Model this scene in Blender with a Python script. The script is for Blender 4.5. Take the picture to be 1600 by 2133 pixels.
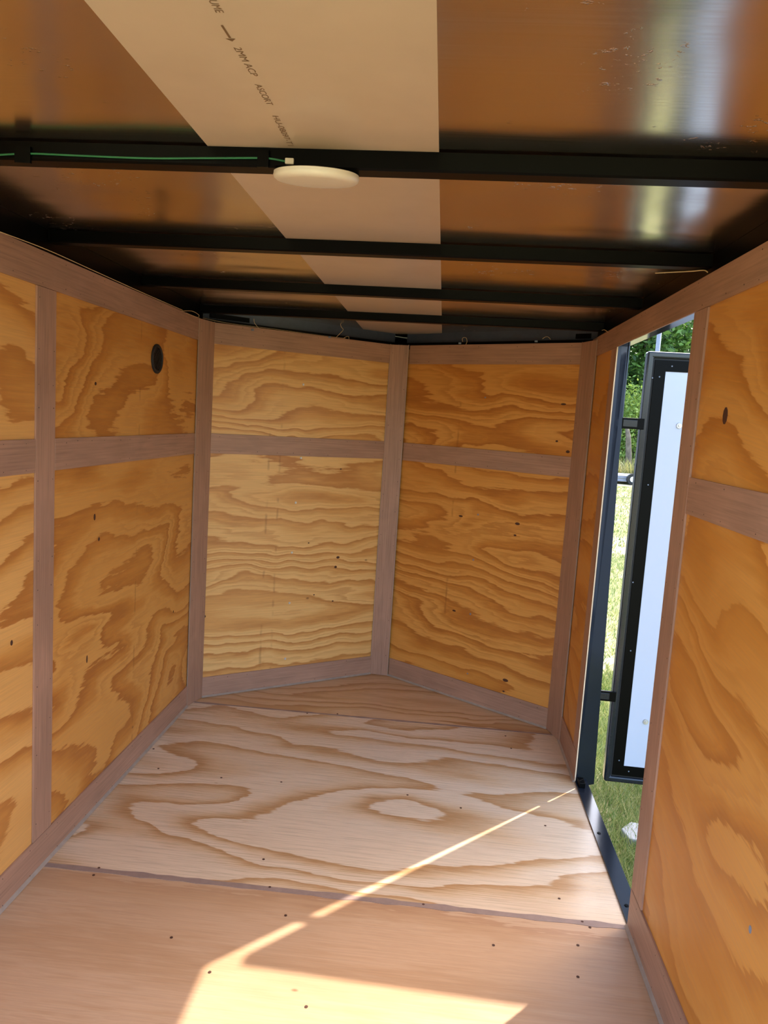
import bpy, bmesh, math, random
import numpy as np
from mathutils import Vector, Matrix

random.seed(7)
for o in list(bpy.data.objects): bpy.data.objects.remove(o)
SC = bpy.context.scene
COL = SC.collection

# ------------------------------------------------------------------ camera
F_PX, CAM_Z, YAW, PITCH, ROLL = 1572.8188, 1.2597, -0.0705, -0.1205, 0.0633
def cam_axes():
    cy, sy, cp, sp = math.cos(YAW), math.sin(YAW), math.cos(PITCH), math.sin(PITCH)
    fwd = Vector((sy*cp, cy*cp, sp)); right = Vector((cy, -sy, 0)); up = right.cross(fwd)
    c, s = math.cos(ROLL), math.sin(ROLL)
    return c*right + s*up, -s*right + c*up, fwd
CR, CU, CF = cam_axes()
CC = Vector((0, 0, CAM_Z))
cam = bpy.data.cameras.new('camera'); camo = bpy.data.objects.new('camera', cam); COL.objects.link(camo)
M = Matrix((CR, CU, -CF)).transposed().to_4x4(); M.translation = CC
camo.matrix_world = M
cam.sensor_fit = 'HORIZONTAL'; cam.sensor_width = 36; cam.lens = 36*F_PX/1600
cam.clip_start = 0.02; cam.clip_end = 500
SC.camera = camo
def px_ray(u, v):
    return CF + CR*((u-800)/F_PX) - CU*((v-1066.5)/F_PX)
def px_on(u, v, axis, val):           # photo pixel -> point on an axis-aligned plane of the place
    d = px_ray(u, v); t = (val - CC[axis])/d[axis]
    return CC + d*t
def px_plane(u, v, P, n):
    d = px_ray(u, v); t = (Vector(P)-CC).dot(n)/d.dot(n)
    return CC + d*t

# ------------------------------------------------------------------ light
SUN_EL = math.radians(45.0)
TO_SUN = Vector((0.682*math.cos(SUN_EL), 0.7314*math.cos(SUN_EL), math.sin(SUN_EL))).normalized()
world = bpy.data.worlds.new('world'); SC.world = world; world.use_nodes = True
wn = world.node_tree
sky = wn.nodes.new('ShaderNodeTexSky'); sky.sky_type = 'NISHITA'; sky.sun_disc = False
sky.sun_elevation = SUN_EL; sky.sun_rotation = math.atan2(TO_SUN.x, TO_SUN.y)
sky.air_density = 1.0; sky.dust_density = 3.0; sky.ozone_density = 1.0
bg = wn.nodes['Background']; bg.inputs[1].default_value = 0.54
wn.links.new(sky.outputs[0], bg.inputs[0])
sl = bpy.data.lights.new('sun', 'SUN'); sl.energy = 4.9; sl.angle = math.radians(0.6); sl.color = (1.0, .95, .88)
so = bpy.data.objects.new('sun', sl); COL.objects.link(so)
so.rotation_euler = TO_SUN.to_track_quat('Z', 'Y').to_euler()
SC.view_settings.view_transform = 'Standard'; SC.view_settings.look = 'None'
SC.view_settings.gamma = 1.0; SC.view_settings.use_curve_mapping = False
SC.view_settings.exposure = 1.12

# ------------------------------------------------------------------ materials
def lin(r, g, b):
    f = lambda c: c/12.92 if c <= .04045 else ((c+.055)/1.055)**2.4
    return (f(r/255), f(g/255), f(b/255), 1)
def new_mat(name):
    m = bpy.data.materials.new(name); m.use_nodes = True
    nt = m.node_tree; b = nt.nodes['Principled BSDF']
    return m, nt, b
class NT:
    def __init__(s, nt): s.nt = nt
    def node(s, t, **kw):
        n = s.nt.nodes.new(t)
        for k, v in kw.items(): setattr(n, k, v)
        return n
    def link(s, a, b): s.nt.links.new(a, b)
    def math(s, op, a, b=None, clamp=False):
        n = s.node('ShaderNodeMath', operation=op, use_clamp=clamp)
        for i, x in enumerate((a, b)):
            if x is None: continue
            if isinstance(x, (int, float)): n.inputs[i].default_value = x
            else: s.link(x, n.inputs[i])
        return n.outputs[0]
    def mapping(s, vec, scale, loc=(0, 0, 0), rot=(0, 0, 0)):
        n = s.node('ShaderNodeMapping'); n.inputs['Scale'].default_value = scale
        n.inputs['Location'].default_value = loc; n.inputs['Rotation'].default_value = rot
        s.link(vec, n.inputs[0]); return n.outputs[0]
    def noise(s, vec, scale=1., detail=2., rough=.5, dist=0.):
        n = s.node('ShaderNodeTexNoise'); s.link(vec, n.inputs['Vector'])
        n.inputs['Scale'].default_value = scale; n.inputs['Detail'].default_value = detail
        n.inputs['Roughness'].default_value = rough; n.inputs['Distortion'].default_value = dist
        return n.outputs['Fac']
    def ramp(s, fac, stops, interp='LINEAR'):
        n = s.node('ShaderNodeValToRGB'); cr = n.color_ramp; cr.interpolation = interp
        while len(cr.elements) < len(stops): cr.elements.new(.5)
        for e, (p, c) in zip(cr.elements, stops):
            e.position = p; e.color = c if len(c) == 4 else (*c, 1)
        s.link(fac, n.inputs[0]); return n.outputs[0]
    def mix(s, fac, a, b, mode='MIX'):
        n = s.node('ShaderNodeMix', data_type='RGBA', blend_type=mode)
        for i, x in ((0, fac), (6, a), (7, b)):
            if isinstance(x, (int, float)): n.inputs[i].default_value = x
            elif isinstance(x, tuple): n.inputs[i].default_value = x
            else: s.link(x, n.inputs[i])
        return n.outputs[2]
def bump(N, b, h, strength, dist=.002):
    n = N.node('ShaderNodeBump'); n.inputs['Strength'].default_value = strength; n.inputs['Distance'].default_value = dist
    N.link(h, n.inputs['Height']); N.link(n.outputs[0], b.inputs['Normal'])
def g(v): return (v, v, v, 1)

def plywood(name, light, mid, dark, seed=0., sx=.8, sy=4., K=9., G=6., jag=.5, rough=.42, contrast=1., knots=True, tilt=0., smudge=.35, F=4., fine=.4, sharp=.93, stain=()):
    m, nt, b = new_mat(name); N = NT(nt)
    tc = N.node('ShaderNodeTexCoord').outputs['Object']
    co = N.mapping(tc, (1, 1, 1), (seed*3.17, seed*1.91, 0), (0, 0, tilt))
    warp = N.node('ShaderNodeTexNoise'); N.link(co, warp.inputs['Vector']); warp.inputs['Scale'].default_value = 2.6; warp.inputs['Detail'].default_value = 2
    wv = N.node('ShaderNodeVectorMath', operation='MULTIPLY_ADD'); N.link(warp.outputs['Color'], wv.inputs[0])
    wv.inputs[1].default_value = (.22, .13, 0); N.link(co, wv.inputs[2])
    w2 = N.node('ShaderNodeTexNoise'); N.link(N.mapping(co, (9, 16, 1)), w2.inputs['Vector']); w2.inputs['Scale'].default_value = 1.; w2.inputs['Detail'].default_value = 3
    wv2 = N.node('ShaderNodeVectorMath', operation='MULTIPLY_ADD'); N.link(w2.outputs['Color'], wv2.inputs[0])
    wv2.inputs[1].default_value = (.05, .022, 0); N.link(wv.outputs[0], wv2.inputs[2])
    h = N.noise(N.mapping(wv2.outputs[0], (sx, sy, 1), (seed, seed*.7, seed)), 1., 1.6, .42, .25)
    j = N.noise(N.mapping(co, (7, 60, 1), (seed, 0, 0)), 1., 3., .6)
    sp = N.node('ShaderNodeSeparateXYZ'); N.link(wv2.outputs[0], sp.inputs[0])
    t = N.math('ADD', N.math('MULTIPLY', h, K), N.math('MULTIPLY', sp.outputs[1], G))
    t = N.math('ADD', t, N.math('MULTIPLY', j, jag))
    fr = N.math('FRACT', t)
    band = N.ramp(fr, [(0, light), (.34, light), (.66, mid), (sharp-.05, dark), (sharp, dark), (min(.99, sharp+.035), light)])
    # fine growth rings, strong in some areas and absent in others
    f2 = N.math('FRACT', N.math('MULTIPLY', t, F))
    ln = N.ramp(f2, [(.35, g(0)), (.78, g(1)), (.90, g(1)), (1, g(0))])
    msk = N.ramp(N.noise(N.mapping(co, (1.6, 3.4, 1), (seed*4, 9, 2)), 1., 2., .5), [(.36, g(.15)), (.62, g(1))])
    band = N.mix(N.math('MULTIPLY', N.math('MULTIPLY', ln, msk), fine), band, dark)
    bl = N.noise(N.mapping(co, (1.1, 3.2, 1), (seed*2, 3, 1)), 1., 2., .5, .6)
    bl2 = N.ramp(bl, [(.38, g(0)), (.66, g(1))])
    tone = N.mix(N.math('MULTIPLY', bl2, smudge), band, mid)
    fib = N.noise(N.mapping(co, (5, 240, 1), (seed, 1, 0)), 1., 3., .65)
    fibc = N.ramp(fib, [(.3, g(.84)), (.6, g(1.0)), (.8, g(1.05))])
    colr = N.mix(1., tone, fibc, 'MULTIPLY')
    if contrast < 1: colr = N.mix(1-contrast, colr, mid)
    if knots:
        vo = N.node('ShaderNodeTexVoronoi'); vo.feature = 'F1'
        N.link(N.mapping(co, (2.2, 4.0, 1), (seed*5, seed, 0)), vo.inputs['Vector']); vo.inputs['Scale'].default_value = 1.25
        kn = N.ramp(vo.outputs['Distance'], [(.012, g(1)), (.030, g(0))])
        colr = N.mix(N.math('MULTIPLY', kn, .7), colr, lin(96, 52, 22))
    for x0 in stain:      # broken upright press mark in the face veneer
        so_ = N.node('ShaderNodeSeparateXYZ'); N.link(tc, so_.inputs[0])
        wob = N.noise(N.mapping(tc, (30, 22, 1)), 1., 3., .6); brk = N.ramp(N.noise(N.mapping(tc, (2, 9, 1), (x0*40, 0, 0)), 1., 2., .6), [(.50, g(0)), (.58, g(1))])
        dx = N.math('ABSOLUTE', N.math('SUBTRACT', N.math('ADD', so_.outputs[0], N.math('MULTIPLY', wob, .012)), x0+.006))
        lnm = N.math('MULTIPLY', N.ramp(dx, [(.002, g(1)), (.006, g(0))]), brk)
        colr = N.mix(N.math('MULTIPLY', lnm, .38), colr, lin(120, 66, 24))
    N.link(colr, b.inputs['Base Color'])
    rr = N.ramp(fib, [(.3, g(rough-.06)), (.7, g(rough+.1))]); N.link(rr, b.inputs['Roughness'])
    b.inputs['IOR'].default_value = 1.5
    bump(N, b, fib, .12, .001)
    return m
def luan(name, base, vertical):
    m, nt, b = new_mat(name); N = NT(nt)
    tc = N.node('ShaderNodeTexCoord').outputs['Object']
    sc = (190, 4, 30) if vertical else (4, 190, 30)
    st = N.noise(N.mapping(tc, sc), 1., 4., .65)
    bl = N.noise(N.mapping(tc, (3, 9, 3) if not vertical else (9, 3, 3)), 1., 3., .6, .8)
    b0 = tuple(base[:3])
    lo = tuple(c*.74 for c in b0); hi = tuple(min(1, c*1.18) for c in b0)
    c1 = N.ramp(st, [(.28, lo), (.5, b0), (.75, hi)])
    c2 = N.mix(1., c1, N.ramp(bl, [(.3, g(.82)), (.7, g(1.08))]), 'MULTIPLY')
    N.link(c2, b.inputs['Base Color']); b.inputs['Roughness'].default_value = .5
    bump(N, b, st, .15, .0008)
    return m
def plain(name, colr, rough=.5, metal=0., spec=.5, noise_amt=.12, scale=30.):
    m, nt, b = new_mat(name); N = NT(nt)
    tc = N.node('ShaderNodeTexCoord').outputs['Object']
    n = N.noise(tc, scale, 3., .6)
    c = tuple(colr[:3])
    N.link(N.ramp(n, [(.3, tuple(x*(1-noise_amt) for x in c)), (.7, tuple(min(1, x*(1+noise_amt)) for x in c))]), b.inputs['Base Color'])
    b.inputs['Roughness'].default_value = rough; b.inputs['Metallic'].default_value = metal
    b.inputs['Specular IOR Level'].default_value = spec
    return m

MAT = {}
WL, WM, WD = lin(228, 176, 104), lin(208, 146, 72), lin(172, 104, 40)
MAT['ply_left'] = plywood('plywood_left', lin(228,172,98), lin(208,144,68), lin(176,108,44), 3.1, .9, 2.4, 7, 3.5, .45, F=2., fine=.2, contrast=.85)
MAT['ply_left2'] = plywood('plywood_left_front', lin(220,160,82), lin(198,130,54), lin(168,100,38), 8.3, 1.3, 2.8, 8, 4.0, .6, F=3., fine=.4, contrast=.8, stain=(1.838,))
MAT['ply_nose_left'] = plywood('plywood_nose_left', lin(234,186,116), lin(216,158,86), lin(184,120,56), 5.4, .8, 3.6, 9, 11, .4, F=3., fine=.5, contrast=.9, stain=(.357,.304))
MAT['ply_nose_right'] = plywood('plywood_nose_right', lin(222,158,78), lin(200,130,52), lin(168,98,34), 1.7, .8, 3.6, 9, 9, .5, F=3., fine=.55, contrast=.85, stain=(.366,))
MAT['ply_right'] = plywood('plywood_right', lin(222,158,78), lin(204,134,54), lin(176,106,38), 6.2, 1.2, 2.6, 7, 5, .4, tilt=.12, F=3., fine=.3, smudge=.5, contrast=.72)
MAT['floor_a'] = plywood('floor_plywood_near', lin(206,168,134), lin(194,152,114), lin(176,130,94), 2.2, .35, 2.5, 3, 3, .9, .38, .75, smudge=.5, F=3., fine=.3)
MAT['floor_b'] = plywood('floor_plywood_mid', lin(226,198,166), lin(214,178,138), lin(186,140,94), 4.7, .9, 2.6, 7.5, 3.0, .3, .27, smudge=.1, F=2., fine=.12, sharp=.95)
MAT['floor_c'] = plywood('floor_plywood_nose', lin(218,180,138), lin(204,160,110), lin(178,128,78), 7.9, .6, 4.0, 6, 8, .4, .34)
TR = lin(170, 130, 106)
MAT['trim_h'] = luan('luan_trim_across', TR, False)
MAT['trim_v'] = luan('luan_trim_upright', TR, True)
MAT['caulk'] = plain('sealant_bead', lin(158, 140, 124), .5)
MAT['seam'] = plain('floor_seam_filler', lin(150, 124, 112), .5)
MAT['black'] = plain('black_painted_steel', lin(4, 4, 4), .38, spec=.09)
MAT['black_gloss'] = plain('black_gloss_steel', lin(26, 30, 38), .16)
MAT['skin'] = plain('outer_skin_inside', lin(60, 70, 88), .34)
MAT['screw'] = plain('zinc_screw', lin(205, 205, 205), .35, .7)
MAT['nail'] = plain('dark_staple', lin(60, 42, 34), .6)
MAT['white_plastic'] = plain('white_plastic', lin(232, 222, 208), .35, noise_amt=.02)
MAT['door_white'] = plain('white_door_panel', lin(196, 203, 220), .30, noise_amt=.02, scale=3)
MAT['green_wire'] = plain('green_insulation', lin(34, 112, 74), .4)
MAT['tan_wire'] = plain('tan_insulation', lin(214, 186, 140), .5)
MAT['grey_plastic'] = plain('grey_plastic', lin(120, 130, 148), .45)
MAT['ink'] = plain('grey_ink', lin(120, 90, 64), .7)
MAT['raw_edge'] = plain('raw_plywood_edge', lin(226, 204, 170), .8)
MAT['concrete'] = plain('pale_concrete', lin(150, 150, 152), .8)
MAT['bark'] = plain('grey_bark', lin(110, 98, 84), .9, noise_amt=.4, scale=6)
MAT['grey_paint'] = plain('grey_paint', lin(126, 132, 150), .4)
MAT['white_paint'] = plain('white_paint', lin(232, 236, 244), .4)
MAT['rubber'] = plain('black_rubber', lin(24, 24, 26), .6)
MAT['knot'] = plain('dark_knot', lin(74, 40, 22), .7)

def metal_roof():
    m, nt, b = new_mat('bare_aluminium_roof_skin'); N = NT(nt)
    tc = N.node('ShaderNodeTexCoord').outputs['Object']
    br = N.noise(N.mapping(tc, (3, 260, 3)), 1., 2., .5)
    big = N.noise(N.mapping(tc, (2.2, 4.5, 1)), 1., 1., .4, .4)
    smear = N.ramp(N.noise(N.mapping(tc, (5, 5, 1), (4, 2, 0)), 1., 3., .6), [(.57, g(0)), (.66, g(1))])
    scr = N.ramp(N.noise(N.mapping(tc, (60, 90, 1)), 1., 3., .7), [(.62, g(0)), (.68, g(1))])
    sc = N.math('MULTIPLY', smear, scr)
    N.link(N.ramp(big, [(.3, lin(226, 218, 206)), (.7, lin(234, 228, 218))]), b.inputs['Base Color'])
    b.inputs['Metallic'].default_value = 1.0
    r0 = N.ramp(br, [(.3, g(.18)), (.7, g(.22))])
    N.link(N.math('ADD', r0, N.math('MULTIPLY', sc, .12)), b.inputs['Roughness'])
    hh = N.math('ADD', N.math('MULTIPLY', big, 1.0), N.math('MULTIPLY', sc, .14))
    bump(N, b, hh, .5, .014)
    return m
MAT['roof'] = metal_roof()
MAT['roof_white'] = plain('white_composite_sheet', lin(200, 178, 160), .24, noise_amt=.03, scale=8)

# ------------------------------------------------------------------ mesh helpers
def tag(o, label=None, cat=None, group=None, kind=None):
    if label: o['label'] = label
    if cat: o['category'] = cat
    if group: o['group'] = group
    if kind: o['kind'] = kind
    return o
def link(o, parent=None):
    COL.objects.link(o)
    if parent is not None:
        o.parent = parent
    return o
def finish(name, bm, mat, parent=None, mw=None, smooth=False, bevel=0.):
    me = bpy.data.meshes.new(name)
    bmesh.ops.recalc_face_normals(bm, faces=bm.faces)
    if smooth:
        for f in bm.faces: f.smooth = True
    bm.to_mesh(me); bm.free()
    me.materials.append(MAT[mat])
    o = bpy.data.objects.new(name, me); link(o, parent)
    if mw is not None: o.matrix_basis = mw
    if bevel:
        md = o.modifiers.new('bevel', 'BEVEL'); md.width = bevel; md.segments = 2; md.limit_method = 'ANGLE'
    return o
def b_box(bm, x0, x1, y0, y1, z0, z1):
    v = [bm.verts.new(p) for p in ((x0,y0,z0),(x1,y0,z0),(x1,y1,z0),(x0,y1,z0),(x0,y0,z1),(x1,y0,z1),(x1,y1,z1),(x0,y1,z1))]
    for f in ((0,3,2,1),(4,5,6,7),(0,1,5,4),(1,2,6,5),(2,3,7,6),(3,0,4,7)): bm.faces.new([v[i] for i in f])
def b_prism(bm, poly, z0, z1):
    a = [bm.verts.new((x, y, z0)) for x, y in poly]; c = [bm.verts.new((x, y, z1)) for x, y in poly]
    bm.faces.new(a[::-1]); bm.faces.new(c); n = len(poly)
    for i in range(n): bm.faces.new((a[i], a[(i+1)%n], c[(i+1)%n], c[i]))
def b_cyl(bm, c, r, h, axis='Z', n=16, r2=None):
    r2 = r if r2 is None else r2; a = []; d = []
    for i in range(n):
        t = 2*math.pi*i/n; x, y = math.cos(t), math.sin(t)
        def P(q, rad):
            p = {'Z': (x*rad, y*rad, q), 'X': (q, x*rad, y*rad), 'Y': (x*rad, q, y*rad)}[axis]
            return (c[0]+p[0], c[1]+p[1], c[2]+p[2])
        a.append(bm.verts.new(P(0, r))); d.append(bm.verts.new(P(h, r2)))
    bm.faces.new(a); bm.faces.new(d)
    for i in range(n): bm.faces.new((a[i], a[(i+1)%n], d[(i+1)%n], d[i]))
def b_tube(bm, pts, r, n=8):
    pts = [Vector(p) for p in pts]; rings = []
    for i, p in enumerate(pts):
        t = (pts[min(i+1, len(pts)-1)] - pts[max(i-1, 0)]).normalized()
        ref = Vector((0, 0, 1)) if abs(t.z) < .9 else Vector((1, 0, 0))
        a = t.cross(ref).normalized(); c = a.cross(t)
        rr = r[i] if isinstance(r, (list, tuple)) else r
        rings.append([bm.verts.new(p + (a*math.cos(2*math.pi*k/n) + c*math.sin(2*math.pi*k/n))*rr) for k in range(n)])
    for i in range(len(rings)-1):
        for k in range(n): bm.faces.new((rings[i][k], rings[i][(k+1)%n], rings[i+1][(k+1)%n], rings[i+1][k]))
    bm.faces.new(rings[0][::-1]); bm.faces.new(rings[-1])
def b_lathe(bm, prof, n=40):
    rings = []
    for r, z in prof:
        rings.append([bm.verts.new((r*math.cos(2*math.pi*k/n), r*math.sin(2*math.pi*k/n), z)) for k in range(n)] if r > 1e-6 else [bm.verts.new((0, 0, z))])
    for A, B in zip(rings, rings[1:]):
        for k in range(n):
            a0, a1 = A[k % len(A)], A[(k+1) % len(A)]; b0, b1 = B[k % len(B)], B[(k+1) % len(B)]
            vs = []
            for v in (a0, a1, b1, b0):
                if v not in vs: vs.append(v)
            if len(vs) > 2: bm.faces.new(vs)
def smooth_path(pts, k=6):
    P = [Vector(p) for p in pts]; out = []
    for i in range(len(P)-1):
        p0, p1, p2, p3 = P[max(i-1,0)], P[i], P[i+1], P[min(i+2,len(P)-1)]
        for j in range(k):
            t = j/k
            out.append(.5*((2*p1)+(p2-p0)*t+(2*p0-5*p1+4*p2-p3)*t*t+(-p0+3*p1-3*p2+p3)*t**3))
    out.append(P[-1]); return out
def box(name, mat, parent, ext, mw=None, bevel=0.):
    bm = bmesh.new(); b_box(bm, *ext); return finish(name, bm, mat, parent, mw, bevel=bevel)
def tube(name, mat, pts, r, parent=None, n=8):
    bm = bmesh.new(); b_tube(bm, pts, r, n); return finish(name, bm, mat, parent, smooth=True)
def empty(name, loc=(0, 0, 0)):
    o = bpy.data.objects.new(name, None); o.location = loc; o.empty_display_size = .05; COL.objects.link(o); return o

# ------------------------------------------------------------------ the trailer shell (metres; x right, y toward the nose, z up from the floor)
XL, XR = -1.0017, 0.5667                 # plywood faces of the side walls
YR = 0.62                                # rear opening
ZB, ZR1, ZR2, ZT1, ZT2 = .0916, 1.0755, 1.1599, 1.532, 1.6182
ZT1R, ZT2R, ZR1R, ZR2R, ZBR = 1.556, 1.630, 1.0912, 1.1758, .108
ZC, ZBOW = 1.680, 1.648                  # roof skin, underside of the bows
CLn = (-1.0017, 3.1165); AP = (-.232, 3.672); CRn = (.5667, 3.109)
P2 = Vector((-.9743, 3.1365)); N1 = Vector((-.2757, 3.6413)); N2 = Vector((-.189, 3.6322)); R1 = Vector((.5305, 3.1344))
S1, S2 = 1.8587, 3.0779
ZG = -.45                                # ground

def frame(P, Q):
    P = Vector((P[0], P[1], 0)); Q = Vector((Q[0], Q[1], 0)); x = (Q-P).normalized(); up = Vector((0, 0, 1)); n = x.cross(up)
    m = Matrix((x, up, n)).transposed().to_4x4(); m.translation = P
    return m, (Q-P).length
T = .005                                 # strip thickness
G1 = .0008
nail_me = None
def nails(parent, mw, rects, w):
    """small staple heads along both long edges of the strips (rect = x0,x1,y0,y1)"""
    bm = bmesh.new()
    for x0, x1, y0, y1 in rects:
        L = max(x1-x0, y1-y0); k = max(2, int(L/.085)); horiz = (x1-x0) > (y1-y0)
        for i in range(k):
            t = (i+.5)/k + random.uniform(-.015, .015)
            for e in (.13, .87):
                if random.random() < .25: continue
                if horiz: c = (x0+(x1-x0)*t, y0+(y1-y0)*(e+random.uniform(-.03, .03)))
                else: c = (x0+(x1-x0)*(e+random.uniform(-.03, .03)), y0+(y1-y0)*t)
                b_cyl(bm, (c[0], c[1], w-.0005), random.uniform(.0010, .0018), .0008, 'Z', 6)
    return tag(finish('staples', bm, 'nail', parent, mw), kind='stuff')

def make_wall(name, label, P, Q, sheets, strips, outer=.05, sheet_top=1.60, hole=None, top_fn=None):
    """strips: list of (name, x0,x1,y0,y1, vertical). local x along the wall, y up, z into the room; strip faces at z=0"""
    mw, L = frame(P, Q)
    bm = bmesh.new()
    for (x0, x1, y0, y1) in (hole or [(0, L, -.06, ZC)]): b_box(bm, x0, x1, y0, y1, -outer-.004, -outer)
    wall = finish(name, bm, 'skin', None, mw)
    tag(wall, label, 'wall', kind='structure')
    for (x0, x1, y0, y1, mat) in sheets: box('plywood_sheet', mat, wall, (x0+G1, x1-G1, y0, y1, -T-.011, -T))
    rects = []
    for (nm, x0, x1, y0, y1, vert) in strips:
        box(nm, 'trim_v' if vert else 'trim_h', wall, (x0+G1, x1-G1, y0+G1*.6, y1-G1*.6, -T, 0), bevel=.0006)
        rects.append((x0, x1, y0, y1))
    nails(wall, None, rects, 0)
    return wall, mw, L
def make_baseboard(name, label, mw, segs, h, n_off=0.):
    bm = bmesh.new()
    for x0, x1 in segs: b_box(bm, x0, x1, .002, h-G1, -T, .0006)
    o = finish(name, bm, 'trim_h', None, mw, bevel=.0006)
    tag(o, label, 'baseboard', kind='structure')
    bm = bmesh.new()
    for x0, x1 in segs:
        v = [(x0, 0, .0004), (x0, .008, .0004), (x0, .001, .008), (x1, 0, .0004), (x1, .008, .0004), (x1, .001, .008)]
        vs = [bm.verts.new(q) for q in v]
        for f in ((0,1,2),(3,5,4),(0,3,4,1),(1,4,5,2),(2,5,3,0)): bm.faces.new([vs[i] for i in f])
    finish('sealant_bead', bm, 'caulk', o)
    nails(o, None, [(x0, x1, 0, h) for x0, x1 in segs], .0006)
    return o

# --- left wall
def ly(y): return y-YR
wl, mwl, LL = make_wall('wall_left', 'left side wall of amber plywood sheets under brown luan strips with round vent', (XL, YR), CLn,
    [(0, ly(1.853), 0, 1.60, 'ply_left'), (ly(1.853), ly(3.1165), 0, 1.60, 'ply_left2')],
    [('top_strip', 0, ly(3.022), ZT1, ZT2, False),
     ('batten', ly(1.8061), ly(1.9002), ZB, ZT1, True),
     ('middle_rail', 0, ly(1.8061), ZR1, ZR2, False), ('middle_rail', ly(1.9002), ly(3.022), ZR1, ZR2, False)])
make_baseboard('baseboard_left', 'brown luan baseboard strip along the left wall with the vent', mwl, [(0, ly(3.022))], ZB)
# --- nose walls
wnl, mwnl, LNL = make_wall('wall_front_left', 'angled nose wall with pale screw heads and light wavy plywood grain', CLn, AP,
    [(0, .951, 0, 1.60, 'ply_nose_left')], [])
def on_l(mw, p): return (mw.inverted() @ Vector((p[0], p[1], 0))).x
a0, a1 = on_l(mwnl, P2), on_l(mwnl, N1)
for nm, z0, z1 in (('top_strip', ZT1, ZT2), ('middle_rail', ZR1, ZR2)):
    box(nm, 'trim_h', wnl, (a0+G1, a1-G1, z0, z1, -T, 0), bevel=.0006)
nails(wnl, None, [(a0, a1, ZT1, ZT2), (a0, a1, ZR1, ZR2)], 0)
make_baseboard('baseboard_front_left', 'brown luan baseboard strip below the nose wall with pale screws', mwnl, [(a0, a1)], ZB)
wnr, mwnr, LNR = make_wall('wall_front_right', 'angled nose wall with deep amber plywood beside the side door', AP, CRn,
    [(0, .978, 0, 1.60, 'ply_nose_right')], [])
b0_, b1_ = on_l(mwnr, N2), on_l(mwnr, R1)
for nm, z0, z1 in (('top_strip', ZT1, ZT2), ('middle_rail', ZR1, ZR2)):
    box(nm, 'trim_h', wnr, (b0_+G1, b1_-G1, z0, z1, -T, 0), bevel=.0006)
nails(wnr, None, [(b0_, b1_, ZT1, ZT2), (b0_, b1_, ZR1, ZR2)], 0)
make_baseboard('baseboard_front_right', 'brown luan baseboard strip below the nose wall beside the side door', mwnr, [(b0_, b1_)], ZB)
# --- right wall, local x runs from the nose corner to the rear
def ry(y): return CRn[1]-y
OUT = .05
JF, JB = 2.660, 1.8632                   # door opening along y
wr, mwr, LR_ = make_wall('wall_right', 'right side wall of orange plywood with the open side doorway', CRn, (XR, YR),
    [(0, ry(2.674), 0, 1.60, 'ply_right'), (ry(JB), ry(YR), 0, 1.60, 'ply_right')],
    [('top_strip', 0, ry(YR), ZT1R, ZT2R, False),
     ('jamb_strip', ry(2.742), ry(JF), ZBR, ZT1R, True),
     ('batten', ry(JB), ry(1.7693), ZBR, ZT1R, True), 
     ('middle_rail', ry(1.7693), ry(YR), ZR1R, ZR2R, False)],
    hole=[(0, ry(2.705), -.06, ZC), (ry(2.705), ry(1.82), 1.575, ZC), (ry(1.82), ry(YR), -.06, ZC), (ry(2.705), ry(1.82), -.06, -.02)])
make_baseboard('baseboard_right', 'brown luan baseboard strip along the right wall either side of the doorway', mwr,
    [(.005, ry(JF)), (ry(JB), ry(YR))], ZBR)
box('plywood_edge', 'raw_edge', wr, (ry(JF)-.0005, ry(JF)+.0010, 0, ZT1R, -.0036, -.0003))
# --- strips across the corners
def corner_strip(parent, A, B, z1, name='corner_batten'):
    mw, L = frame(A, B)
    o = box(name, 'trim_v', None, (0, L, .001, z1, -.004, .0022), mw, bevel=.0006)
    o.parent = parent; o.matrix_parent_inverse = parent.matrix_basis.inverted()
    s = nails(o, None, [(0, L, 0, z1)], .0022)
    bm = bmesh.new()
    for x in (0, L): b_box(bm, x-.0022, x+.0022, .001, z1+.002, -.001, .0012)
    finish('sealant_bead', bm, 'caulk', o)
    return o
corner_strip(wl, (XL, 3.022), P2, ZT2)
corner_strip(wnl, N1, N2, ZT2)
corner_strip(wnr, R1, (XR, 3.015), ZT2)

# --- top plates: black tube behind the strip tops
def top_tube(parent, mw, x0, x1, zlo=1.585, zhi=ZC, w0=-.046, w1=-.0165):
    return box('top_rail', 'black', parent, (x0, x1, zlo, zhi-.0005, w0, w1))
top_tube(wl, mwl, 0, LL); top_tube(wr, mwr, 0, LR_)
box('top_rail', 'black', wnl, (0, LNL, 1.585, 1.632, -.05, -.0165)); box('top_rail', 'black', wnr, (0, LNR, 1.585, 1.632, -.05, -.0165))

# --- floor
floor = bmesh.new(); b_prism(floor, [(XL-.05, YR), (XR+.05, YR), (XR+.05, 3.12), (-.23, 3.75), (XL-.05, 3.12)], -.06, -.019)
floor = tag(finish('floor', floor, 'black'), 'varnished plywood trailer floor laid in three sheets', 'floor', kind='structure')
def floor_sheet(poly, mat, top):
    bm = bmesh.new(); b_prism(bm, poly, -.019, top); return finish('plywood_sheet', bm, mat, floor)
e = .001
floor_sheet([(XL-.015, YR), (XR+.015, YR), (XR+.015, S1-e), (XL-.015, S1-e)], 'floor_a', -.0004)
floor_sheet([(XL-.015, S1+e), (XR+.005, S1+e), (XR+.005, S2-e), (XL-.015, S2-e)], 'floor_b', 0.)
floor_sheet([(XL-.01, S2+e), (XR+.01, S2+e), (XR+.01, 3.12), (-.232, 3.685), (XL-.01, 3.125)], 'floor_c', -.0003)
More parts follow.
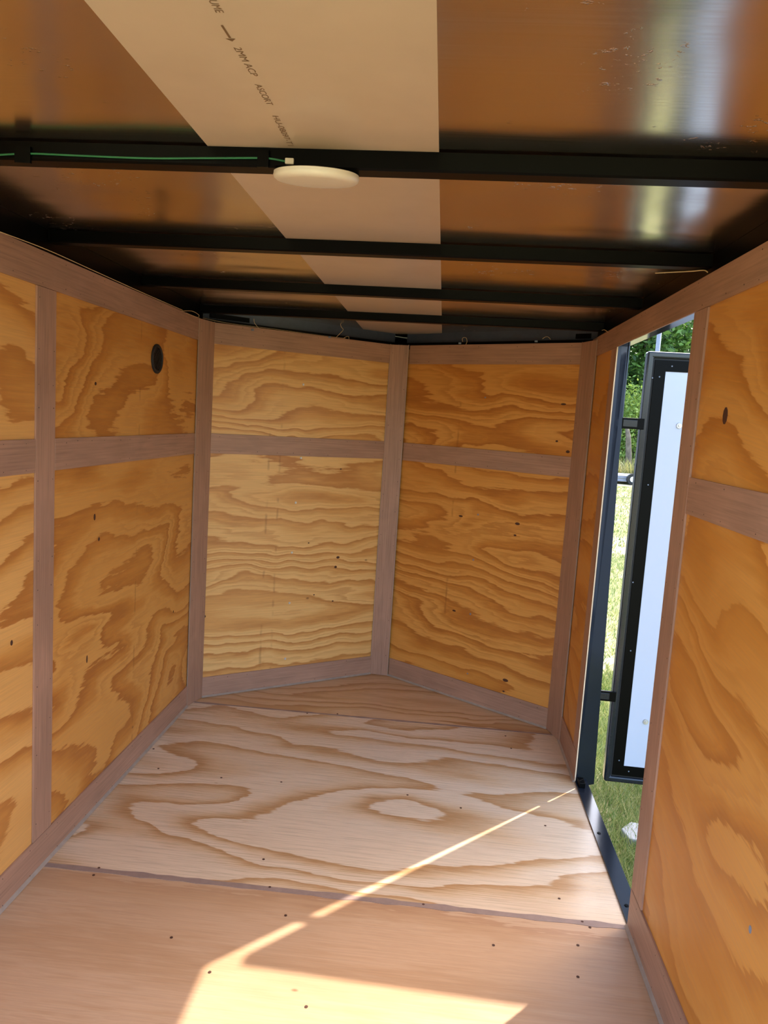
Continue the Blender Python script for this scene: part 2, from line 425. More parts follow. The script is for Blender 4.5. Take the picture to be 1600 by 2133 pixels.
def seam(y, w0, w1):
    bm = bmesh.new(); n = 40; lo = []; hi = []
    for i in range(n+1):
        x = XL + .003 + (XR-XL-.006)*i/n
        w = .004 + .006*abs(math.sin(i*.9+y))*random.random()
        lo.append(bm.verts.new((x, y-w-w0, .0006))); hi.append(bm.verts.new((x, y+w+w1, .0006)))
    for i in range(n): bm.faces.new((lo[i], lo[i+1], hi[i+1], hi[i]))
    r = bmesh.ops.extrude_face_region(bm, geom=bm.faces[:]); bmesh.ops.translate(bm, vec=(0, 0, -.001), verts=[v for v in r['geom'] if isinstance(v, bmesh.types.BMVert)])
    finish('seam_filler', bm, 'seam', floor)
seam(S1, .004, .004); seam(S2, .001, .001)
# floor screws
bm = bmesh.new(); b_cyl(bm, (0, 0, 0), .0038, .0007, 'Z', 10); b_cyl(bm, (0, 0, .0007), .0016, .0003, 'Z', 6)
scr_me = finish('floor_screw', bm, 'knot', floor); first = True
spots = [(195,1823),(206,1808),(562,1848),(882,1884),(1213,1920),(1229,1932),(1165,1872),(357,1953),(595,1907),(1028,1969),(549,1790),
         (586,1629),(849,1656),(1204,1969),(1065,1559),(960,1683),(320,1560),(330,1601),(461,1620),(1053,1533),(703,1487),(640,1486),(437,2025),(1204,2035),(638,2097),(1136,1720)]
for u, v in spots:
    p = px_on(u, v, 2, 0.0)
    o = scr_me if first else scr_me.copy()
    if not first: COL.objects.link(o)
    first = False; o.location = (p.x, p.y, .0001)
# nose wall screws (zinc heads)
bm = bmesh.new(); b_cyl(bm, (0, 0, 0), .0055, .0018, 'Z', 14, .004); s0 = finish('screw', bm, 'screw', wnl, smooth=False); first = True
nrm = Vector((mwnl[0][2], mwnl[1][2], 0))
for u, v in [(632,801),(627,954),(616,1047),(608,1151),(603,1256),(594,1372)]:
    p = px_plane(u, v, Vector((P2.x, P2.y, 0)) - nrm*T, nrm); q = mwnl.inverted() @ p
    o = s0 if first else s0.copy()
    if not first: COL.objects.link(o)
    first = False; o.location = (q.x, q.y, -T+.0002 if v != 954 else -T)
# dark plugged screw marks and knot holes
def marks(parent, mw, pts, name, mat):
    bm = bmesh.new(); b_cyl(bm, (0, 0, 0), 1, .0006, 'Z', 10); m0 = finish(name, bm, mat, parent); first = True
    nr = Vector((mw[0][2], mw[1][2], 0)); P = Vector(mw.translation) - nr*T
    for u, v, rx, ry_ in pts:
        q = mw.inverted() @ px_plane(u, v, P, nr)
        o = m0 if first else m0.copy()
        if not first: COL.objects.link(o)
        first = False; o.location = (q.x, q.y, -T); o.scale = (rx, ry_, 1)
marks(wnr, mwnr, [(986,1166,.004,.004),(996,1072,.004,.004),(980,1279,.004,.005),(974,1403,.004,.003),(1011,828,.004,.003)], 'screw_mark', 'grey_plastic')
marks(wnr, mwnr, [(1078,1091,.012,.006),(1073,1115,.007,.004),(960,1075,.011,.004),(946,1272,.010,.004),(1053,1417,.014,.007),(1049,1440,.006,.004),(1174,842,.012,.004),(1160,919,.006,.004),(1183,941,.009,.006)], 'knot_hole', 'knot')
marks(wnl, mwnl, [(704,1161,.009,.006),(699,1181,.007,.006),(710,977,.005,.003),(654,1239,.004,.003),(693,1252,.005,.003),(426,1284,.006,.006),(643,1131,.004,.003)], 'knot_hole', 'knot')
marks(wl, mwl, [(197,1077,.006,.010),(206,1123,.006,.006),(181,1373,.004,.012),(24,1339,.005,.007),(199,799,.006,.005),(361,1274,.004,.005)], 'knot_hole', 'knot')
marks(wr, mwr, [(1511,866,.013,.018)], 'knot_hole', 'knot')
marks(wr, mwr, [(1563,1936,.005,.007)], 'screw_mark', 'grey_plastic')

# ------------------------------------------------------------------ ceiling
ceil = bmesh.new(); b_prism(ceil, [(XL-.054, YR), (XR+.054, YR), (XR+.054, 3.24), (-.22, 3.94), (XL-.054, 3.24)], ZC+.004, ZC+.03)
ceil = tag(finish('ceiling', ceil, 'black'), 'low metal trailer roof on black cross bows with white centre strip', 'ceiling', kind='structure')
XS0, XS1 = -.408, -.037
bm = bmesh.new(); b_prism(bm, [(XL-.05, YR), (XS0+.01, YR), (XS0+.01, 3.74), (XL-.05, 3.22)], ZC, ZC+.003); tag(finish('roof_panel', bm, 'roof', ceil), 'bare aluminium roof panel')
bm = bmesh.new(); b_prism(bm, [(XS1-.01, YR), (XR+.05, YR), (XR+.05, 3.22), (-.06, 3.78)], ZC, ZC+.003); tag(finish('roof_panel', bm, 'roof', ceil), 'bare aluminium roof panel')
bm = bmesh.new(); b_prism(bm, [(XS0, YR), (XS1, YR), (XS1, 3.68), (XS0, 3.74)], ZC-.0022, ZC); tag(finish('centre_strip', bm, 'roof_white', ceil), 'off-white composite strip between two bare metal roof panels')
# bows: black tubes from wall to wall
bows = []
for i, (l, r) in enumerate([((0,352),(1600,390)), ((118,515),(1465,560)), ((310,600),(1345,645)), ((425,655),(1260,690))]):
    A = px_on(*l, 2, ZBOW); B = px_on(*r, 2, ZBOW)
    k = (B.y-A.y)/(B.x-A.x)*.6; mid = (A+B)/2
    yl, yr_ = mid.y + k*(XL-.012-mid.x), mid.y + k*(XR+.012-mid.x)
    bm = bmesh.new()
    w = .038; zt = ZC-.0026
    pr = [(-w, ZBOW+.003), (-w+.003, ZBOW), (-.003, ZBOW), (0, ZBOW+.003), (0, zt), (-w, zt)]
    a = [bm.verts.new((XL-.012, yl+dy, z)) for dy, z in pr]; c = [bm.verts.new((XR+.012, yr_+dy, z)) for dy, z in pr]
    bm.faces.new(a); bm.faces.new(c[::-1])
    for q in range(6): bm.faces.new((a[q], a[(q+1)%6], c[(q+1)%6], c[q]))
    finish('roof_bow', bm, 'black', ceil); bows.append((k, mid, w))
def bow_y(i, x, near=True):
    k, mid, w = bows[i]; return mid.y + k*(x-mid.x) - (w if near else 0)
# outer nose skin above and behind the plywood, with studs
nose = bmesh.new()
for A, B in (((XL-.054, 3.23), (-.22, 3.93)), ((-.22, 3.93), (XR+.054, 3.23))):
    d = Vector((B[0]-A[0], B[1]-A[1])).normalized(); n = Vector((-d.y, d.x))*.004
    b_prism(nose, [A, B, (B[0]+n.x, B[1]+n.y), (A[0]+n.x, A[1]+n.y)], -.06, ZC+.003)
for s, x in ((-1, XL-.054), (1, XR+.05)): b_box(nose, x, x+.004, 3.10, 3.235, -.06, ZC+.003)
nose = tag(finish('wall_front', nose, 'skin'), 'dark outer nose skin seen through the gap above the plywood', 'wall', kind='structure')
for t, s in ((.22, 0), (.62, 0), (.42, 1), (.8, 1)):
    A, B = (((XL-.04, 3.20), (-.22, 3.90)), ((-.22, 3.90), (XR+.04, 3.20)))[s]
    x, y = A[0]+(B[0]-A[0])*t, A[1]+(B[1]-A[1])*t
    box('stud', 'black', nose, (x-.016, x+.016, y-.03, y, -.05, ZC-.003))
for A, B in (((XL, 3.165), (-.225, 3.80)), ((-.225, 3.80), (XR, 3.165))):
    mw, L = frame(A, B); o = box('cross_rail', 'black', nose, (0, L, 1.640, 1.660, -.02, 0), mw)
# printing on the centre strip
def text_on_ceiling(body, p0, p1):
    cu = bpy.data.curves.new('print', 'FONT'); cu.body = body; cu.size = 1.; cu.align_x = 'LEFT'
    o = bpy.data.objects.new('print', cu); COL.objects.link(o)
    bpy.context.view_layer.update()
    dg = bpy.context.evaluated_depsgraph_get(); me = bpy.data.meshes.new_from_object(o.evaluated_get(dg))
    bpy.data.objects.remove(o)
    xs = [v.co.x for v in me.vertices]; x0, x1 = min(xs), max(xs)
    p0, p1 = Vector(p0), Vector(p1); L = (p1-p0).length
    ex = (p1-p0).normalized(); n = Vector((0, 0, -1)); ey = n.cross(ex)
    sc = L/(x1-x0); hy = min(.0095, .8*sc)/.72
    mw = Matrix((ex*sc, ey*hy, n)).transposed().to_4x4(); mw.translation = p0 - ex*x0*sc + Vector((0, 0, -.0003))
    me.transform(mw); me.materials.clear(); me.materials.append(MAT['ink'])
    t = bpy.data.objects.new('printed_marking', me); link(t, ceil); return t
zs = ZC-.0022
for body, q0, q1 in (('UME', (434, 0), (450, 26)), ('2MM ACP', (486, 98), (524, 158)), ('ASCORT', (530, 175), (556, 218)), ('HU-08097-T1', (567, 241), (600, 303))):
    text_on_ceiling(body, px_on(*q0, 2, zs), px_on(*q1, 2, zs))
A = px_on(462, 52, 2, zs); B = px_on(484, 86, 2, zs); d = (B-A).normalized(); n = Vector((-d.y, d.x, 0))
bm = bmesh.new(); q = A.lerp(B, .78)
for poly in ([A-n*.0014, q-n*.0014, q+n*.0014, A+n*.0014], [B, A.lerp(B, .82)+n*.006, A.lerp(B, .82)-n*.006]):
    bm.faces.new([bm.verts.new(p+Vector((0, 0, -.0003))) for p in poly])
finish('printed_arrow', bm, 'ink', ceil)

# ------------------------------------------------------------------ side doorway: steel frame (trim_1) and open door (door_1)
XO = .615                                # outer face of the frame
fr = bmesh.new()
lo = [(XR+.004, JF+.0012), (.647, 2.700), (.647, 2.76), (XR+.018, 2.76), (XR+.018, 2.672)]; hi = [(XR+.004, JF+.0012), (.611, 2.700), (.611, 2.76), (XR+.018, 2.76), (XR+.018, 2.672)]
va = [fr.verts.new((x, y, -.02)) for x, y in lo]; vb = [fr.verts.new((x, y, 1.60)) for x, y in hi]   # front jamb, outer edge flared toward the foot to taper the sun strip on the floor
fr.faces.new(va[::-1]); fr.faces.new(vb)
for i in range(5): fr.faces.new((va[i], va[(i+1)%5], vb[(i+1)%5], vb[i]))
tr1 = tag(finish('trim_1', fr, 'black_gloss'), 'black steel door frame lining the side doorway', 'door frame', kind='structure')
box('header', 'black_gloss', tr1, (XR+.004, XO, JB, 2.70, 1.564, 1.60))
box('rear_jamb', 'black_gloss', tr1, (XR+.018, XO, JB-.05, JB-.002, -.02, 1.60))
sill = bmesh.new()
b_prism(sill, [(XR+.006, JB), (XO, JB), (XO, 2.70), (XR+.006, JF)], -.05, .0035)
o = finish('sill', sill, 'black_gloss', tr1, bevel=.001)
box('sill_lip', 'black_gloss', tr1, (XR+.001, XR+.006, JB, JF, -.02, .006))
bm = bmesh.new(); b_cyl(bm, (0, 0, 0), .0065, .0025, 'Z', 12, .005); s0 = finish('screw', bm, 'black', tr1)
for i, (u, v) in enumerate([(1240,1737),(1303,1889),(1205,1640)]):
    p = px_on(u, v, 2, 0.); o = s0 if i == 0 else s0.copy()
    if i: COL.objects.link(o)
    o.location = (XR+.018, p.y, .0033)
box('hinge_block', 'black', tr1, (XR+.008, XR+.030, JF-.05, JF-.002, .0036, .022), bevel=.002)

DX, DY, DA = .682, 2.700, .035           # hinge-side corner of the rear-facing face, swing
DW, DZ0, DZ1 = .82, -.006, 1.553
door = empty('door_1', (DX, DY, DZ0)); door.rotation_euler = (0, 0, -DA)
tag(door, 'open side door with white inner panel and black aluminium frame', 'door', kind='structure')
H = DZ1-DZ0
def ring(name, mat, o0, o1, y0, y1, bevel=0.):
    """rectangular frame; o0/o1 outer/inner inset, y0..y1 depth"""
    bm = bmesh.new()
    def loop(i, y): return [bm.verts.new(p) for p in ((i, y, i), (DW-i, y, i), (DW-i, y, H-i), (i, y, H-i))]
    A, B, C, D = loop(o0, y0), loop(o1, y0), loop(o1, y1), loop(o0, y1)
    for X, Y in ((A, B), (B, C), (C, D), (D, A)):
        for k in range(4): bm.faces.new((X[k], X[(k+1)%4], Y[(k+1)%4], Y[k]))
    return finish(name, bm, mat, door, bevel=bevel)
ring('outer_frame', 'black_gloss', .000, .022, .002, .042, .006)
ring('gasket', 'rubber', .021, .029, .010, .03)
ring('inner_frame', 'black', .028, .066, .005, .04)
tag(box('inner_panel', 'door_white', door, (.066, DW-.066, .0065, .03, .066, H-.066)), 'smooth white inner door panel')
tag(box('outer_panel', 'white_paint', door, (.01, DW-.01, .032, .0415, .01, H-.01)), 'painted outer door skin')
bm = bmesh.new()
for sx in (.028, DW-.028):
    for sz in (.028, H-.028):
        pass
    
bm.free()
bm = bmesh.new(); b_cyl(bm, (0, 0, 0), .0024, -.0012, 'Y', 10); s0 = finish('screw', bm, 'grey_plastic', door); i = 0
for x, z in [(.047, .085), (.085, .047), (.047, H-.085), (.085, H-.047), (.024, H-.09), (.03, .75), (.047, 1.1), (.047, .5)]:
    o = s0 if i == 0 else s0.copy()
    if i: COL.objects.link(o)
    i += 1; o.location = (x, .0052, z)
dn = Vector((-math.sin(DA), -math.cos(DA), 0))
bm = bmesh.new(); b_cyl(bm, (0, 0, 0), .011, -.004, 'Y', 20, .009); b_cyl(bm, (0, -.004, 0), .005, -.004, 'Y', 12, .004); s0 = finish('carriage_bolt', bm, 'screw', door)
dm = Matrix.Translation((DX, DY, DZ0)) @ Matrix.Rotation(-DA, 4, 'Z')
for i, (u, v) in enumerate([(1346,1505),(1416,887)]):
    p = dm.inverted() @ px_plane(u, v, (DX, DY, 0), dn)
    o = s0 if i == 0 else s0.copy()
    if i: COL.objects.link(o)
    o.location = (p.x, .0066, p.z)
for z in (1.303, .318):                   # strap hinges bridging the gap between jamb and door
    hg = box('strap_hinge', 'black', door, (-.075, .012, .0, .010, z-.019-DZ0, z+.019-DZ0), bevel=.002)
    box('hinge_recess', 'black_gloss', hg, (-.060, -.012, -.002, .001, z-.012-DZ0, z+.012-DZ0), bevel=.001)

# ------------------------------------------------------------------ fittings
# round vent on the left wall
v = empty('wall_vent', (XL-T+.0002, 2.594, 1.4215)); tag(v, 'round black plastic louvred vent on the left plywood wall', 'vent')
bm = bmesh.new(); prof = [(.046, 0), (.0505, .0), (.0505, .004), (.048, .0062), (.041, .0062), (.0395, .004), (.0395, 0)]
b_lathe(bm, prof, 48); o = finish('rim', bm, 'rubber', v, Matrix.Rotation(math.pi/2, 4, 'Y'), smooth=False)
bm = bmesh.new(); b_cyl(bm, (0, 0, 0), .040, .0010, 'X', 40); finish('mesh_backing', bm, 'black', v)
bm0 = None
for k in range(-5, 6):
    h = k*.0072; half = math.sqrt(max(.0390**2-h*h, 1e-6))
    bm = bmesh.new(); b_box(bm, .0008, .0045, -half, half, h-.0020, h+.0012)
    finish('louvre', bm, 'rubber', v, Matrix.Rotation(math.radians(40), 4, 'X'))
# ceiling light under the first bow
lt = empty('ceiling_light', (-.231, 1.252, 1.645)); lt.rotation_euler = (.14, 0, 0); tag(lt, 'round white flat dome light fixed under a black roof bow', 'light')
bm = bmesh.new(); b_lathe(bm, [(.0, 0), (.066, 0), (.068, -.001), (.068, -.003), (.0, -.003)], 56); finish('base_plate', bm, 'white_plastic', lt)
bm = bmesh.new(); b_lathe(bm, [(.068, -.003), (.0688, -.006), (.0675, -.010), (.0635, -.0128), (.055, -.0142), (.03, -.0149), (0, -.0151)], 56); finish('diffuser', bm, 'white_plastic', lt, smooth=True)
# green wire along the bow, held by black tape
def on_bow(u, v): 
    k, mid, w = bows[0]; nr = Vector((k, -1, 0)).normalized(); return px_plane(u, v, Vector((mid.x, mid.y-w, 0)), -nr) + nr*.0022
gw = tag(tube('green_wire', 'green_wire', smooth_path([on_bow(*q) for q in [(-60,326),(0,323.5),(66,321),(150,324.5),(300,330.5),(420,330.5),(540,330),(565,331.5),(595,337)]]), .0016), 
         'thin green wire running along the first black roof bow to the round light', 'wire')
for u0, u1, v in ((34, 66, 322), (538, 561, 330.5)):
    a, c = on_bow(u0, v), on_bow(u1, v)
    box('tape_wrap', 'black', gw, (a.x, c.x, a.y-.0034, a.y+.0018, a.z-.014, a.z+.012))
p = on_bow(604, 337)
con = tag(box('wire_connector', 'white_plastic', None, (-.007, .007, -.003, .0019, -.0045, .0045), Matrix.Translation(p), bevel=.0012), 'small white plug joining the green wire above the round light', 'connector')
# tan running-light wires lying on the strip tops, with loops and clips
def wire(pts, label, r=.0010):
    return tag(tube('tan_wire', 'tan_wire', smooth_path(pts, 8), r, n=6), label, 'wire', 'tan lamp wires above the plywood')
def on_nl(u, v, off=.003): return px_plane(u, v, Vector((P2.x, P2.y, 0))-nrm*(-off), nrm)
nrr = Vector((mwnr[0][2], mwnr[1][2], 0))
def on_nr(u, v, off=.003): return px_plane(u, v, Vector((R1.x, R1.y, 0))+nrr*off, nrr)
def on_lw(u, v, off=.002): return px_on(u, v, 0, XL+off)
wire([on_lw(*q) for q in [(0,483),(100,521),(200,566),(300,611),(380,646)]] , 'tan wire lying along the top edge of the left wall strip')
wire([on_lw(*q) for q in [(378,648),(400,648),(414,656),(412,661),(400,657),(388,652)]], 'tan wire loop at the left front corner')
wire([on_nl(*q, -.012) for q in [(420,662),(480,674),(560,684),(640,695),(720,705)]], 'tan wire lying along the strip top of the nose wall with pale screws')
wire([on_nl(*q) for q in [(529,664),(530,672),(535,679),(539,684)]], 'short curled tan wire end above the blue-grey clip')
wire([on_nl(*q, -.005) for q in [(698,705),(708,695),(715,687),(711,681),(709,674)]], 'kinked tan wire end sticking up over the nose wall')
wire([on_nl(*q, -.005) for q in [(714,706),(720,702),(726,701),(727,707)]], 'folded flat tan wire end on the nose wall top')
wire([on_nr(*q, -.005) for q in [(964,712),(963,706),(966,703),(971,704),(973,711),(970,719)]], 'round tan wire loop above the deep amber nose wall')
wire([on_nr(*q, -.005) for q in [(1130,706),(1136,702),(1142,702),(1147,707)]], 'low arched tan wire above the deep amber nose wall')
def on_rw(u, v): return px_on(u, v, 0, XR-.003)
wire([on_rw(*q) for q in [(1254,688),(1259,687),(1264,690),(1268,693)]], 'short tan wire hook at the right front corner')
wire([px_on(1365,569,2,ZBOW-.002), px_on(1400,567,2,ZBOW-.002), px_on(1440,565,2,ZBOW-.003), on_rw(1466,563), on_rw(1474,567)], 'straight pale wire end poking out beside the second bow', .0013)
def clip(p, s, label, mat='grey_plastic', w=None):
    bm = bmesh.new(); b_box(bm, -s, s, -.002, .002, -s*.6, s*.6); b_cyl(bm, (0, -.002, 0), s*.5, -.002, 'Y', 10)
    o = finish('wire_clip', bm, mat, None, Matrix.Translation(p), bevel=.0008); return tag(o, label, 'clip', 'wire clips along the nose wall top')
clip(on_nl(526, 687, .003), .006, 'blue-grey clip stuck on the strip of the nose wall with pale screws')
clip(on_nl(687, 702, .003), .006, 'grey clip on the strip edge beside the folded wire end')
clip(on_nr(958, 715, .003), .006, 'grey clip beside the round tan wire loop')
clip(on_nr(1117, 711, .003), .006, 'grey clip beside the low arched tan wire')

# ------------------------------------------------------------------ outside
def ground_mat():
    m, nt, b = new_mat('lawn_ground'); N = NT(nt)
    tc = N.node('ShaderNodeTexCoord').outputs['Object']
    n1 = N.noise(tc, 14., 5., .7); n2 = N.noise(tc, .45, 3., .6); n3 = N.noise(tc, 70., 4., .7)
    gr = N.ramp(n1, [(.3, lin(70, 78, 36)), (.55, lin(110, 114, 60)), (.75, lin(146, 138, 92))])
    dry = N.ramp(n3, [(.3, lin(132, 116, 84)), (.7, lin(182, 166, 130))])
    c = N.mix(N.ramp(n2, [(.44, g(0)), (.60, g(1))]), gr, dry)
    N.link(c, b.inputs['Base Color']); b.inputs['Roughness'].default_value = .95
    bump(N, b, n1, .6, .02); return m
MAT['ground'] = ground_mat()
def leaf_mat(name, c0, c1):
    m, nt, b = new_mat(name); N = NT(nt)
    oi = N.node('ShaderNodeNewGeometry').outputs['Random Per Island']
    N.link(N.ramp(oi, [(0, c0), (1, c1)]), b.inputs['Base Color']); b.inputs['Roughness'].default_value = .55
    tr = N.node('ShaderNodeBsdfTranslucent'); N.link(N.ramp(oi, [(0, c0), (1, c1)]), tr.inputs[0])
    mx = N.node('ShaderNodeMixShader'); mx.inputs[0].default_value = .3
    N.link(b.outputs[0], mx.inputs[1]); N.link(tr.outputs[0], mx.inputs[2]); N.link(mx.outputs[0], nt.nodes['Material Output'].inputs[0]); return m
MAT['leaf_a'] = leaf_mat('leaves_mid_green', lin(38, 72, 26), lin(104, 142, 58))
MAT['leaf_b'] = leaf_mat('leaves_deep_green', lin(20, 46, 20), lin(70, 108, 48))
MAT['leaf_c'] = leaf_mat('leaves_yellow_green', lin(88, 122, 46), lin(160, 180, 84))
MAT['blade'] = leaf_mat('grass_blades', lin(66, 104, 38), lin(160, 160, 96))
MAT['weeds'] = leaf_mat('dry_weeds', lin(120, 128, 64), lin(190, 176, 120))

gd = bmesh.new(); b_box(gd, -60, 60, -40, 90, ZG-.3, ZG); gd = tag(finish('ground', gd, 'ground'), 'sunlit lawn with dry patches around the trailer', 'lawn', kind='structure')
rng = np.random.default_rng(5)
def quads_mesh(name, V, mat, parent=None):
    """V: (n,k,3) polygons"""
    n, k, _ = V.shape; me = bpy.data.meshes.new(name)
    me.vertices.add(n*k); me.vertices.foreach_set('co', V.reshape(-1).astype(np.float32))
    me.loops.add(n*k); me.loops.foreach_set('vertex_index', np.arange(n*k, dtype=np.int32))
    me.polygons.add(n); me.polygons.foreach_set('loop_start', np.arange(0, n*k, k, dtype=np.int32))
    me.update(calc_edges=True); me.validate(); me.materials.append(MAT[mat])
    o = bpy.data.objects.new(name, me); link(o, parent); return o
def blades(n, x0, x1, y0, y1, hmin, hmax, w):
    base = np.stack([rng.uniform(x0, x1, n), rng.uniform(y0, y1, n), np.full(n, ZG)], 1)
    a = rng.uniform(0, 2*np.pi, n); d = np.stack([np.cos(a), np.sin(a), np.zeros(n)], 1)
    lean = rng.normal(0, .6, (n, 2)); h = rng.uniform(hmin, hmax, n)
    tip = base + np.stack([lean[:, 0]*h, lean[:, 1]*h, h], 1)
    ww = w*rng.uniform(.6, 1.3, n)[:, None]
    return np.stack([base-d*ww, base+d*ww, tip], 1)
B = np.concatenate([blades(34000, .64, 1.7, 2.1, 4.4, .02, .085, .0020), blades(12000, .7, 2.2, 4.4, 5.4, .02, .07, .003), blades(22000, .7, 3.4, 5.2, 11., .02, .06, .004), blades(12000, 1.5, 7, 11, 26, .03, .08, .010)])
tag(quads_mesh('grass', B, 'blade'), 'short green and straw-coloured grass blades outside the doorway', 'grass', kind='stuff')
# pale slab in the grass
p = px_on(1322, 1748, 2, ZG)
bm = bmesh.new(); b_prism(bm, [(-.07, -.06), (.04, -.08), (.09, -.015), (.065, .07), (-.03, .085), (-.085, .02)], -.02, .034)
tag(finish('paving_slab', bm, 'concrete', None, Matrix.Translation((p.x+.03, p.y, ZG)), bevel=.006), 'pale broken concrete slab lying in the grass beside the doorway', 'slab')

# trees: trunk, limbs and a crown of leaf clusters
def crown_mesh(name, mat, h, rx, n_cl, per, leaf, z0):
    cl = []
    while len(cl) < n_cl:
        q = rng.uniform(-1, 1, 3)
        if .25 < np.linalg.norm(q) < 1: cl.append(q)
    cl = np.array(cl)*np.array([rx, rx, (h-z0)/2]) + np.array([0, 0, (h+z0)/2])
    P = np.repeat(cl, per, 0) + rng.normal(0, .42, (n_cl*per, 3))
    n = len(P); a = rng.normal(0, 1, (n, 3)); a /= np.linalg.norm(a, axis=1)[:, None]
    c = rng.normal(0, 1, (n, 3)); c -= (c*a).sum(1)[:, None]*a; c /= np.linalg.norm(c, axis=1)[:, None]
    s = leaf*rng.uniform(.6, 1.4, n)[:, None]
    return np.stack([P-a*s, P+c*s*.5, P+a*s, P-c*s*.5], 1)
def make_tree(kind):
    mat, h, rx, ncl, leaf, z0, lab = kind
    t = empty('tree')
    quads_mesh('crown', crown_mesh('crown', mat, h, rx, ncl, 260, leaf, z0), mat, t)
    bm = bmesh.new(); pts = [(0, 0, -.1), (.1, .05, h*.25), (-.05, .1, h*.5), (.05, 0, h*.85)]
    b_tube(bm, smooth_path(pts, 4), [.17*(1-.8*i/12) for i in range(13)], 8)
    finish('trunk', bm, 'bark', t, smooth=True)
    for k in range(4):
        a = rng.uniform(0, 6.28); z = h*rng.uniform(.3, .6)
        tube('limb', 'bark', [(0, 0, z), (math.cos(a)*rx*.4, math.sin(a)*rx*.4, z+h*.12), (math.cos(a)*rx*.75, math.sin(a)*rx*.75, z+h*.18)], [.06, .045, .02], t, 6)
    return t
def copy_tree(src):
    c = src.copy(); COL.objects.link(c)
    for ch in list(src.children):
        k = ch.copy(); COL.objects.link(k); k.parent = c
    return c
kinds = [('leaf_b', 13.5, 2.9, 105, .135, .8, 'deep'), ('leaf_a', 12.5, 2.8, 105, .135, .4, 'mid'), ('leaf_c', 4.0, 1.25, 24, .10, .3, 'yellow')]
protos = [make_tree(k) for k in kinds]; used = [False]*3
labs = ['tall deep green forest tree at the far edge of the lawn', 'mid green leafy forest tree at the far edge of the lawn', 'low yellow-green young tree at the forest edge']
lay = [(-12.5,41,0),(-4.9,41,1),(2.7,41,0),(10.2,41.2,1),(18,41,0),(26,41,1),(34.5,41,0),(6.3,50,0),(14.1,50.2,0),(22,50,1),(-1.5,50,1),(30,50,0),(10.2,59,0),(18.2,59,0),(2.4,59,0),
       (-.3,35.4,2),(8.8,35.4,2),(17.9,35.4,2)]
for i, (x, y, k) in enumerate(lay):
    t = protos[k] if not used[k] else copy_tree(protos[k]); used[k] = True
    t.location = (x, y, ZG); t.rotation_euler = (0, 0, i*1.7); s = 1+.12*math.sin(i*2.3); t.scale = (s, s, s)
    tag(t, labs[k], 'tree', ('tall deep green trees', 'mid green trees', 'young yellow-green trees')[k])
# dark shrubs under the trees
for i, (x, y) in enumerate([(4.3, 35.4), (13.3, 35.4)]):
    sh = empty('shrub', (x, y, ZG)) if i == 0 else copy_tree(sh0)
    if i == 0:
        sh0 = sh; quads_mesh('foliage', crown_mesh('foliage', 'leaf_b', 2.7, 1.0, 16, 220, .09, .1), 'leaf_b', sh)
        tube('stem', 'bark', [(0, 0, -.05), (.05, 0, .8), (0, .05, 1.6)], [.05, .04, .02], sh, 6)
    sh.location = (x, y, ZG); sh.rotation_euler = (0, 0, i*2.1)
    tag(sh, 'low dark green shrub under the far trees', 'shrub', 'dark shrubs under the trees')
# tall weeds at the forest edge
W = blades(6000, 2, 18, 30.9, 32.6, .3, .9, .03)
tag(quads_mesh('weeds', W, 'weeds'), 'tall dry weeds along the foot of the far trees', 'weeds', kind='stuff')
# dead pale trunk
p = px_on(1313, 980, 2, ZG); p = CC + (p-CC)*(35.5/p.y)
p = Vector((px_ray(1311, 960).x/px_ray(1311, 960).y*32.9, 32.9, ZG))
tag(tube('dead_trunk', 'bark', [(p.x, p.y, ZG-.1), (p.x-.05, p.y, ZG+.9), (p.x-.15, p.y, ZG+1.7), (p.x-.3, p.y, ZG+2.3)], [.16, .13, .11, .05]), 'pale bare dead tree trunk in front of the forest', 'tree trunk')
# tall pale pole
d = px_ray(1371, 720); p = d*(22./d.y)
po = tag(tube('pole', 'grey_paint', [(p.x, 22., ZG-.1), (p.x, 22., ZG+7.5)], [.075, .055], n=14), 'tall pale grey metal pole standing beyond the open side door', 'pole')
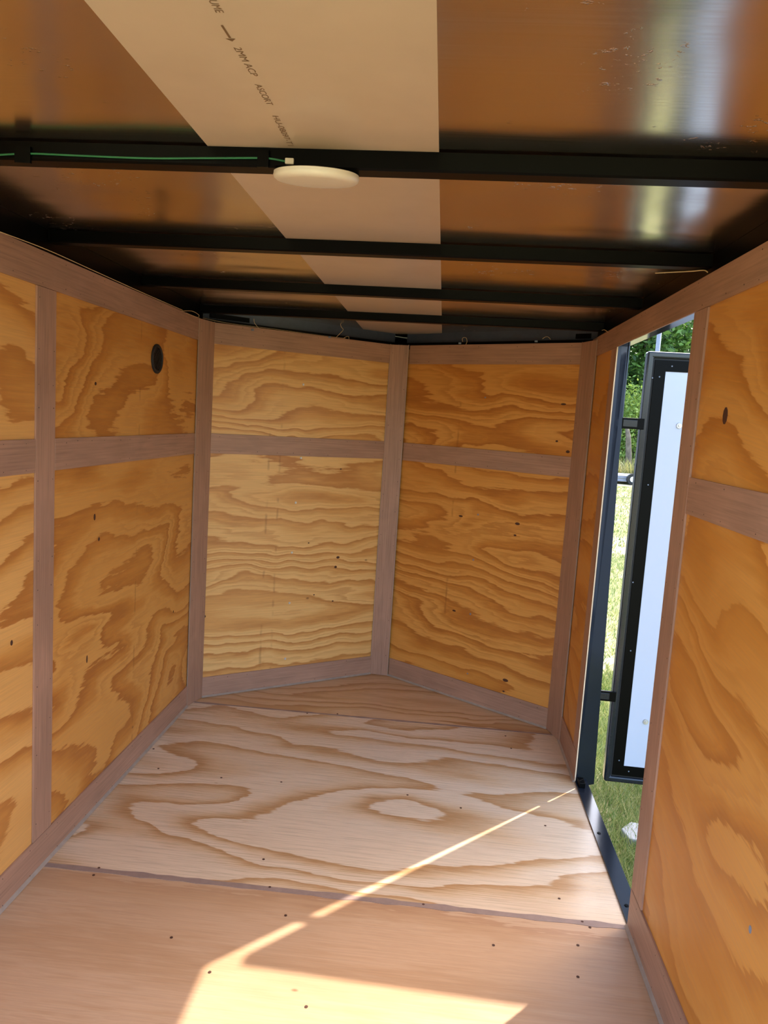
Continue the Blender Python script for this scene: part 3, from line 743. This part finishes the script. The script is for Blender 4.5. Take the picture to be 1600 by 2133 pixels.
# flatbed trailer parked far out on the lawn
d = px_ray(1297, 1000); x0 = d.x/d.y*28.2
fb = empty('flatbed_trailer', (x0+.2, 28.2, ZG)); tag(fb, 'low grey flatbed trailer with white edge parked far out on the lawn', 'trailer')
box('deck', 'grey_paint', fb, (-2.6, 2.2, -.9, .9, .20, .30), bevel=.01)
box('side_rail', 'white_paint', fb, (-2.6, 2.2, -.93, -.9, .31, .36)); box('side_rail', 'grey_paint', fb, (-2.6, 2.2, -.93, -.905, .10, .19))
box('fender', 'white_paint', fb, (.38, 1.4, -1.12, -.94, .08, .24), bevel=.04)
for x in (-.1, .62):
    bm = bmesh.new(); b_cyl(bm, (x, -1.08, .2), .2, .14, 'Y', 20); w = finish('wheel', bm, 'rubber', fb)
    bm = bmesh.new(); b_cyl(bm, (x, -1.085, .2), .1, .01, 'Y', 14); finish('hub', bm, 'white_paint', w)

# unseen enclosed trailers, added behind the open door to shade parts of the lawn
def shade_trailer(loc, label):
    t = empty('shade_trailer', loc); tag(t, label, 'trailer', 'unseen enclosed trailers added for their shade')
    bm = bmesh.new(); b_prism(bm, [(0, 0), (1.9, 0), (1.9, 3.4), (.95, 4.1), (0, 3.4)], .42, 2.24); finish('body', bm, 'white_paint', t, bevel=.02)
    bm = bmesh.new(); b_prism(bm, [(-.01, -.01), (1.91, -.01), (1.91, 3.4), (.95, 4.12), (-.01, 3.4)], 2.2, 2.26); finish('roof_trim', bm, 'black', t)
    for x in (-.2, 1.92):
        for y in (1.2, 1.95):
            bm = bmesh.new(); b_cyl(bm, (x, y, .32), .32, .18, 'X', 24); w = finish('wheel', bm, 'rubber', t)
            bm = bmesh.new(); b_cyl(bm, (x-.004, y, .32), .17, .188, 'X', 18); finish('rim', bm, 'grey_paint', w)
        box('fender', 'black', t, (x, x+.18, .8, 2.35, .66, .72), bevel=.02)
    box('tongue', 'black', t, (.9, 1.0, 3.6, 5.0, .38, .46)); box('tongue_jack', 'black', t, (.92, .98, 4.7, 4.76, 0, .9))
    return t
shade_trailer((2.24, 1.72, ZG), 'unseen white enclosed trailer added to shade the grass by the side door')
shade_trailer((5.15, 11.6, ZG), 'unseen white enclosed trailer added to shade the lawn farther out')
